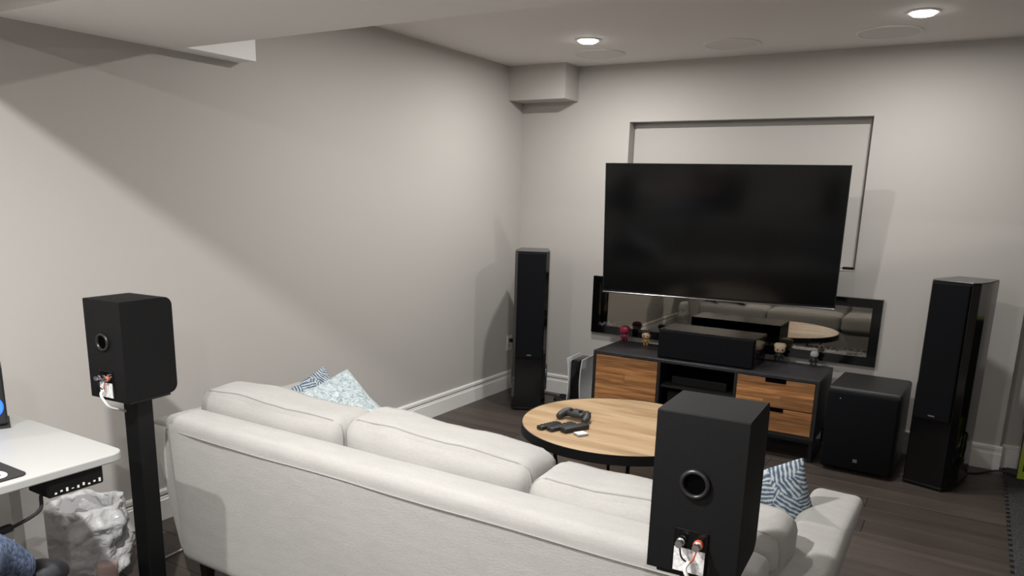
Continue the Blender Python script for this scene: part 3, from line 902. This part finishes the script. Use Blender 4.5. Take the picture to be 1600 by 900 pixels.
for i in range(9):
    obj('button_mark', bx(.4402, .4410, .515 + i * .0155, .521 + i * .0155, .663 + .003 * (i % 2), .668 + .003 * (i % 3)), 'whitep', hp)
# mouse pad
t = thing('mouse_pad', 'black mouse pad with a white oval emblem on the desk', 'mouse pad', (0.79, -4.38, DZ))
obj('mat', prism(rpoly(-.17, .155, -.25, .243, .022, 6), .0003, .004), mat('pad_cloth', (.016, .016, .017), .85), t)
bm = bmesh.new()
bmesh.ops.create_circle(bm, cap_ends=True, segments=32, radius=1, matrix=Matrix.Translation((.098, .185, .0043)) @ Matrix.Diagonal((.038, .026, 1, 1)))
em = obj('emblem', bm, mat('emblem_white', (.70, .70, .70), .7), t)
bm = bmesh.new()
for i, (dx, dy) in enumerate(((-.014, .004), (.0, -.004), (.014, .003))):
    box(bm, .098 + dx - .004, .098 + dx + .004, .185 + dy - .006, .185 + dy + .006, .0045, .0048)
obj('emblem_marks', bm, 'blk', em)
# desktop speaker with blue ring
t = thing('desktop_speaker', 'black desktop speaker with a glowing blue ring at the left edge of the desk', 'speaker', (0.395, -3.985, DZ), math.radians(-24))
bm = bx(-.06, .06, -.055, .055, .006, .20, .012, 3)
for v in bm.verts: v.co.x -= .10 * v.co.z
obj('cabinet', bm, mat('desk_speaker', (.018, .019, .022), .4), t, smooth=True, auto=50)
obj('foot', bx(-.065, .07, -.06, .06, .0003, .0058), 'rub', t)
rg = obj('light_ring', lathe([(.024, 0), (.036, 0), (.036, .003), (.030, .005), (.024, .003), (.024, 0)], 36, False), emitmat('blue_ring', (.02, .10, .75), 1.1), t, loc=(.0535, .012, .070), rot=(0, PI / 2 - .1, 0), smooth=True, label='glowing blue ring')
obj('cone', lathe([(.0238, .0006), (.012, .003), (0, .0045)], 28), emitmat('blue_cone', (.01, .03, .22), .6), rg, smooth=True)
# cable under the desk
o = obj('desk_cable', tube([(.90, -4.06, .690), (.92, -4.10, .66), (.93, -4.115, .62), (.90, -4.17, .585), (.88, -4.22, .575), (.86, -4.32, .61), (.85, -4.45, .685)], [.005] * 37, 8), 'rub', smooth=True)
tag(o, 'black cable hanging under the white desk', 'cable')
o = obj('cable_clip', cushion(.05, .045, .022, .009, (0, 0, 0), 8), 'rub', loc=(.90, -4.05, .697), smooth=True)
tag(o, 'black cable clip stuck to the underside of the desk', 'clip')
o = obj('inline_switch', cushion(.026, .075, .020, .008, (0, 0, 0), 8), 'rub', loc=(.885, -4.205, .577), rot=(.15, 0, -.2), smooth=True)
tag(o, 'small black inline box on the cable under the desk', 'adapter')

# trash bin with bag
BXC, BYC = 0.250, -3.635
t = thing('trash_bin', 'small trash bin lined with a crumpled white plastic bag beside the desk', 'trash bin', (BXC, BYC, 0))
obj('bin', lathe([(.080, .0005), (.084, .004), (.112, .297), (.116, .302), (.109, .302), (.079, .010), (0, .010)], 40), mat('bin_grey', (.50, .50, .50), .5), t, smooth=True, auto=40)
bagm, nt, pb = newmat('bag_plastic')
pb.inputs['Base Color'].default_value = (.90, .905, .91, 1); pb.inputs['Roughness'].default_value = .22
pb.inputs['Specular IOR Level'].default_value = .6
btc = nt.nodes.new('ShaderNodeTexCoord'); bno = nt.nodes.new('ShaderNodeTexNoise'); bno.inputs['Scale'].default_value = 24; bno.inputs['Detail'].default_value = 5; bno.inputs['Distortion'].default_value = 1.5
nt.links.new(btc.outputs['Object'], bno.inputs['Vector'])
bbp = nt.nodes.new('ShaderNodeBump'); bbp.inputs['Strength'].default_value = .6; bbp.inputs['Distance'].default_value = .02
nt.links.new(bno.outputs['Fac'], bbp.inputs['Height']); nt.links.new(bbp.outputs['Normal'], pb.inputs['Normal'])
trn = nt.nodes.new('ShaderNodeBsdfTranslucent'); trn.inputs['Color'].default_value = (.7, .72, .73, 1)
tpr = nt.nodes.new('ShaderNodeBsdfTransparent')
m1_ = nt.nodes.new('ShaderNodeMixShader'); m1_.inputs[0].default_value = .35
m2_ = nt.nodes.new('ShaderNodeMixShader'); m2_.inputs[0].default_value = .05
nt.links.new(pb.outputs[0], m1_.inputs[1]); nt.links.new(trn.outputs[0], m1_.inputs[2])
nt.links.new(m1_.outputs[0], m2_.inputs[1]); nt.links.new(tpr.outputs[0], m2_.inputs[2])
nt.links.new(m2_.outputs[0], nt.nodes['Material Output'].inputs['Surface'])
prof = [(.088, .18), (.094, .23), (.101, .29), (.108, .338), (.118, .352), (.130, .346), (.139, .32), (.145, .27), (.146, .21), (.140, .15), (.134, .10), (.140, .06)]
fine = []
for (ra, za), (rb, zb_) in zip(prof, prof[1:]):
    for k in range(4): fine.append((ra + (rb - ra) * k / 4, za + (zb_ - za) * k / 4))
bm = lathe(fine + [prof[-1]], 132, False)
for v in bm.verts:
    a = math.atan2(v.co.y, v.co.x); r = math.hypot(v.co.x, v.co.y)
    k = .3 + .7 * min(1, max(0, (r - .10) / .03))
    d = .004 * math.sin(a * 5 + v.co.z * 14) + .003 * math.sin(a * 13 + 8 * v.co.z) + .032 * noise.noise(Vector((v.co.x * 14, v.co.y * 14, v.co.z * 9)))
    d += .011 * noise.noise(Vector((v.co.x * 30, v.co.y * 30, v.co.z * 30)))
    d += .016 * (abs(noise.noise(Vector((v.co.x * 22 + 5, v.co.y * 22, v.co.z * 16)))) - .2) + .008 * (abs(noise.noise(Vector((v.co.x * 55, v.co.y * 55 + 3, v.co.z * 40)))) - .2)
    v.co.x += math.cos(a) * d * k; v.co.y += math.sin(a) * d * k
    v.co.z *= .90
    v.co.z += .018 * noise.noise(Vector((v.co.x * 10, v.co.y * 10, 3))) * (1 if v.co.z > .3 else .6)
o = obj('bag', bm, bagm, t, smooth=True, label='crumpled white plastic bag')
o.modifiers.new('th', 'SOLIDIFY').thickness = .0008
for i, (x, y, z, a) in enumerate(((-.015, .0, .245, .4), (.03, .02, .235, 1.6), (-.035, .03, .225, 2.4))):
    bm = cushion(.075, .05, .045, .018, (0, 0, 0), 8, i * 5, .016)
    obj('rubbish', bm, mat('rubbish_grey', ((.20, .19, .19), (.04, .04, .045), (.08, .08, .08))[i], .6), t, loc=(x, y, z), rot=(.5, .2, a), smooth=True)
obj('liner_bottom', lathe([(.092, .185), (.05, .198), (0, .205)], 32), mat('liner_dark', (.05, .05, .055), .5), t, smooth=True)
bm = cushion(.075, .03, .075, .013, (0, .006, 0), 10, 4, .014)
o = obj('wrapper', bm, mat('pink_wrapper', (.60, .44, .41), .4), t, loc=(.140, -.005, .07), rot=(.1, .1, .9), smooth=True, label='pinkish wrapper pressed against the bag')

# ================================================================== PERSON AT THE DESK (mostly outside the frame)
def skinmesh(name, verts, edges, rad, m, parent, root=0, sub=2):
    me = bpy.data.meshes.new(name)
    me.from_pydata(verts, edges, [])
    o = bpy.data.objects.new(name, me)
    link(o, parent)
    md = o.modifiers.new('skin', 'SKIN')
    md.use_smooth_shade = True
    for i, v in enumerate(me.skin_vertices[0].data):
        r = rad[i]
        v.radius = (r, r) if not isinstance(r, tuple) else r
        v.use_root = (i == root)
    ms = o.modifiers.new('sub', 'SUBSURF'); ms.levels = sub; ms.render_levels = sub
    me.materials.append(m)
    return o
PB = Vector((1.36, -4.70, 0))
t = thing('person', 'person seated at the desk in blue jeans and dark shoes, only a leg in view', 'person', tuple(PB))
def q(*L): return [tuple(Vector(p) - PB) for p in L]
skin_m = mat('skin', (.55, .36, .27), .55)
denim, nt, pb = newmat('denim')
tc = nt.nodes.new('ShaderNodeTexCoord'); n1 = nt.nodes.new('ShaderNodeTexNoise'); n1.inputs['Scale'].default_value = 85; n1.inputs['Detail'].default_value = 5
nt.links.new(tc.outputs['Object'], n1.inputs['Vector'])
rp = nt.nodes.new('ShaderNodeValToRGB'); rp.color_ramp.elements[0].position = .38; rp.color_ramp.elements[1].position = .66
rp.color_ramp.elements[0].color = (.035, .055, .115, 1); rp.color_ramp.elements[1].color = (.15, .20, .31, 1)
nt.links.new(n1.outputs['Fac'], rp.inputs['Fac']); nt.links.new(rp.outputs['Color'], pb.inputs['Base Color']); pb.inputs['Roughness'].default_value = .9
bp_ = nt.nodes.new('ShaderNodeBump'); bp_.inputs['Strength'].default_value = .5; bp_.inputs['Distance'].default_value = .004
nt.links.new(n1.outputs['Fac'], bp_.inputs['Height']); nt.links.new(bp_.outputs['Normal'], pb.inputs['Normal'])
# body: torso, neck, head, arms (one continuous mesh)
V = q((1.36, -4.70, .56), (1.40, -4.76, .71), (1.44, -4.83, .88), (1.46, -4.86, 1.00), (1.45, -4.86, 1.08), (1.43, -4.84, 1.15), (1.42, -4.83, 1.24),
      (1.58, -4.72, .99), (1.50, -4.60, .82), (1.22, -4.58, .79), (1.08, -4.62, .775),
      (1.34, -5.00, .99), (1.20, -5.02, .82), (.96, -4.88, .79), (.84, -4.82, .775))
E_ = [(0, 1), (1, 2), (2, 3), (3, 4), (4, 5), (5, 6), (3, 7), (7, 8), (8, 9), (9, 10), (3, 11), (11, 12), (12, 13), (13, 14)]
R_ = [(.155, .12), (.15, .115), (.16, .12), (.10, .09), (.055, .055), (.075, .085), (.075, .085), .058, .045, .034, .030, .058, .045, .034, .030]
skinmesh('body', V, E_, R_, skin_m, t)
# shirt over the torso and upper arms
V2 = V[:4] + [V[7], V[8], V[11], V[12]]
E2 = [(0, 1), (1, 2), (2, 3), (3, 4), (4, 5), (3, 6), (6, 7)]
R2 = [(.170, .135), (.165, .130), (.180, .140), (.140, .125), .074, .055, .070, .055]
skinmesh('shirt', V2, E2, R2, mat('shirt_grey', (.06, .065, .075), .9), t)
# hair cap, eyes, nose, mouth, ears
hc = Vector(V[6]) + Vector((.008, -.006, .02))
obj('hair', cushion(.175, .185, .15, .07, (0, 0, .01), 12, 3, .006), mat('hair_dark', (.02, .014, .010), .7), t, loc=tuple(hc + Vector((.02, -.015, .035))), smooth=True)
fd = Vector((-.80, .60, 0)).normalized(); sd_ = Vector((.60, .80, 0)).normalized()
hc0 = Vector(V[6]) + Vector((0, 0, -.03))
for s in (-1, 1):
    obj('eye', lathe([(0, -.006), (.009, 0), (0, .006)], 12), 'blk', t, loc=tuple(hc0 + fd * .078 + sd_ * s * .032), smooth=True)
    obj('ear', cushion(.02, .035, .055, .009, (0, 0, 0), 6), skin_m, t, loc=tuple(hc0 + sd_ * s * .085), smooth=True)
obj('nose', cushion(.03, .03, .045, .012, (0, 0, 0), 6), skin_m, t, loc=tuple(hc0 + fd * .088 + Vector((0, 0, -.025))), smooth=True)
obj('mouth', cushion(.02, .04, .010, .004, (0, 0, 0), 6), mat('lip', (.40, .18, .15), .5), t, loc=tuple(hc0 + fd * .078 + Vector((0, 0, -.065))), rot=(0, 0, -.64), smooth=True)
# hands on the desk: palm with five fingers
for (wx, wy, flip) in ((1.08, -4.62, 1), (.84, -4.82, -1)):
    b0 = Vector((wx, wy, .768)) - PB
    hv = [tuple(b0), tuple(b0 + Vector((-.05, .01, -.004)))]
    he = [(0, 1)]; hr = [(.026, .014), (.032, .012)]
    for k, ln in enumerate((.062, .072, .068, .052)):
        off = (k - 1.5) * .017 * flip
        a = b0 + Vector((-.078, .012 + off, -.006)); i0 = len(hv)
        hv += [tuple(a), tuple(a + Vector((-ln * .5, off * .15, -.004))), tuple(a + Vector((-ln, off * .25, -.014)))]
        he += [(1, i0), (i0, i0 + 1), (i0 + 1, i0 + 2)]; hr += [.0095, .0085, .0075]
    i0 = len(hv)
    hv += [tuple(b0 + Vector((-.035, -.036 * flip, -.006))), tuple(b0 + Vector((-.065, -.052 * flip, -.012)))]
    he += [(1, i0), (i0, i0 + 1)]; hr += [.011, .009]
    skinmesh('hand', hv, he, hr, skin_m, t, 0, 1)
# jeans: pelvis, two thighs, shins; near leg crossed with the foot lifted
V3 = q((1.36, -4.70, .56), (1.41, -4.62, .55), (1.13, -4.42, .585), (.93, -4.27, .560), (.87, -4.185, .47), (.825, -4.120, .405),
       (1.29, -4.79, .55), (1.02, -4.60, .55), (.80, -4.45, .53), (.79, -4.43, .30), (.80, -4.44, .11))
E3 = [(0, 1), (1, 2), (2, 3), (3, 4), (4, 5), (0, 6), (6, 7), (7, 8), (8, 9), (9, 10)]
R3 = [(.165, .13), .105, .088, .068, .060, .050, .105, .088, .072, .060, .055]
skinmesh('jeans', V3, E3, R3, denim, t)
shoe_m = mat('shoe_grey', (.045, .047, .055), .6)
V4 = q((.820, -4.105, .390), (.785, -4.055, .362), (.758, -4.015, .342), (.740, -3.985, .328))
skinmesh('shoe', V4, [(0, 1), (1, 2), (2, 3)], [(.050, .050), (.052, .046), (.052, .040), (.038, .028)], shoe_m, t, 0)
V5 = q((.81, -4.445, .075), (.74, -4.41, .055), (.64, -4.36, .042))
skinmesh('shoe', V5, [(0, 1), (1, 2)], [(.046, .055), (.048, .045), (.040, .032)], shoe_m, t, 0)
# office chair
t = thing('office_chair', 'dark office chair under the seated person, outside the view', 'chair', (1.40, -4.76, 0), math.radians(143))
obj('seat', cushion(.48, .47, .08, .035, (0, 0, .008), 12), 'rub', t, loc=(-.02, 0, .375), smooth=True)
obj('backrest', cushion(.06, .44, .50, .028, (0, 0, 0), 12), 'rub', t, loc=(-.345, 0, .72), rot=(0, -.25, 0), smooth=True)
obj('back_bar', tube([(-.10, 0, .35), (-.30, 0, .36), (-.335, 0, .46), (-.355, 0, .60)], .018, 8), 'blk', t)
obj('column', cyl(.028, .08, .345, 16), 'blk', t)
for k in range(5):
    a = k * 2 * PI / 5 + .3
    ar = obj('base_arm', tube([(0, 0, .095), (.27 * math.cos(a), .27 * math.sin(a), .068)], .018, 8, smooth=False), 'blk', t)
    obj('caster', cyl(.026, -.014, .014, 16), 'rub', ar, loc=(.27 * math.cos(a), .27 * math.sin(a), .026), rot=(PI / 2, 0, a))

# ================================================================== RIGHT EDGE: MAT AND GEAR
bm = bmesh.new()
x0, x1, y1, y0 = 3.365, 4.55, 0.045, -2.4
pts = []
k = 0
y = y1
step = .062
pts.append((x0, y1))
while y - step > y0:
    # dovetail teeth
    pts += [(x0, y - step * .30), (x0 - .016, y - step * .22), (x0 - .016, y - step * .78), (x0, y - step * .70)]
    y -= step
pts += [(x0, y0), (x1, y0), (x1, y1)]
matm, nt, pb = newmat('rubber_fleck')
tc = nt.nodes.new('ShaderNodeTexCoord'); vo = nt.nodes.new('ShaderNodeTexVoronoi'); vo.inputs['Scale'].default_value = 85
nt.links.new(tc.outputs['Object'], vo.inputs['Vector'])
rp = nt.nodes.new('ShaderNodeValToRGB'); rp.color_ramp.elements[0].position = .05; rp.color_ramp.elements[1].position = .30
rp.color_ramp.elements[0].color = (.17, .17, .17, 1); rp.color_ramp.elements[1].color = (.030, .030, .031, 1)
nt.links.new(vo.outputs['Distance'], rp.inputs['Fac']); nt.links.new(rp.outputs['Color'], pb.inputs['Base Color']); pb.inputs['Roughness'].default_value = .85
o = obj('rubber_mat', prism(pts[::-1], .0004, .012), matm)
tag(o, 'dark flecked rubber floor mat with toothed edge at the right', 'mat')
t = thing('gear_case', 'lime green and black equipment case standing at the right edge', 'case', (3.60, -0.05, 0.0125), 0)
lime = mat('lime', (.32, .42, .03), .45)
obj('lower_shell', bx(-.185, .185, -.10, .06, 0, .285, .02, 2), 'blk', t)
obj('corner_guard', boxes((-.189, -.120, -.104, -.0995, .004, .280)), lime, t, label='lime green corner guard')
obj('dark_panel', boxes((-.168, -.135, -.108, -.1042, .05, .11), (-.168, -.135, -.108, -.1042, .15, .22)), 'blk', t)
obj('upper_shell', bx(-.195, .175, -.06, .05, .2855, .86, .012, 2), 'blk', t)
obj('top_trim', bx(-.200, -.165, -.064, -.05, .8605, .885, .004, 2), lime, t)
obj('handle', tube([(-.06, 0, .884), (-.05, 0, .92), (.05, 0, .92), (.06, 0, .884)], .01, 8), 'blk', t)
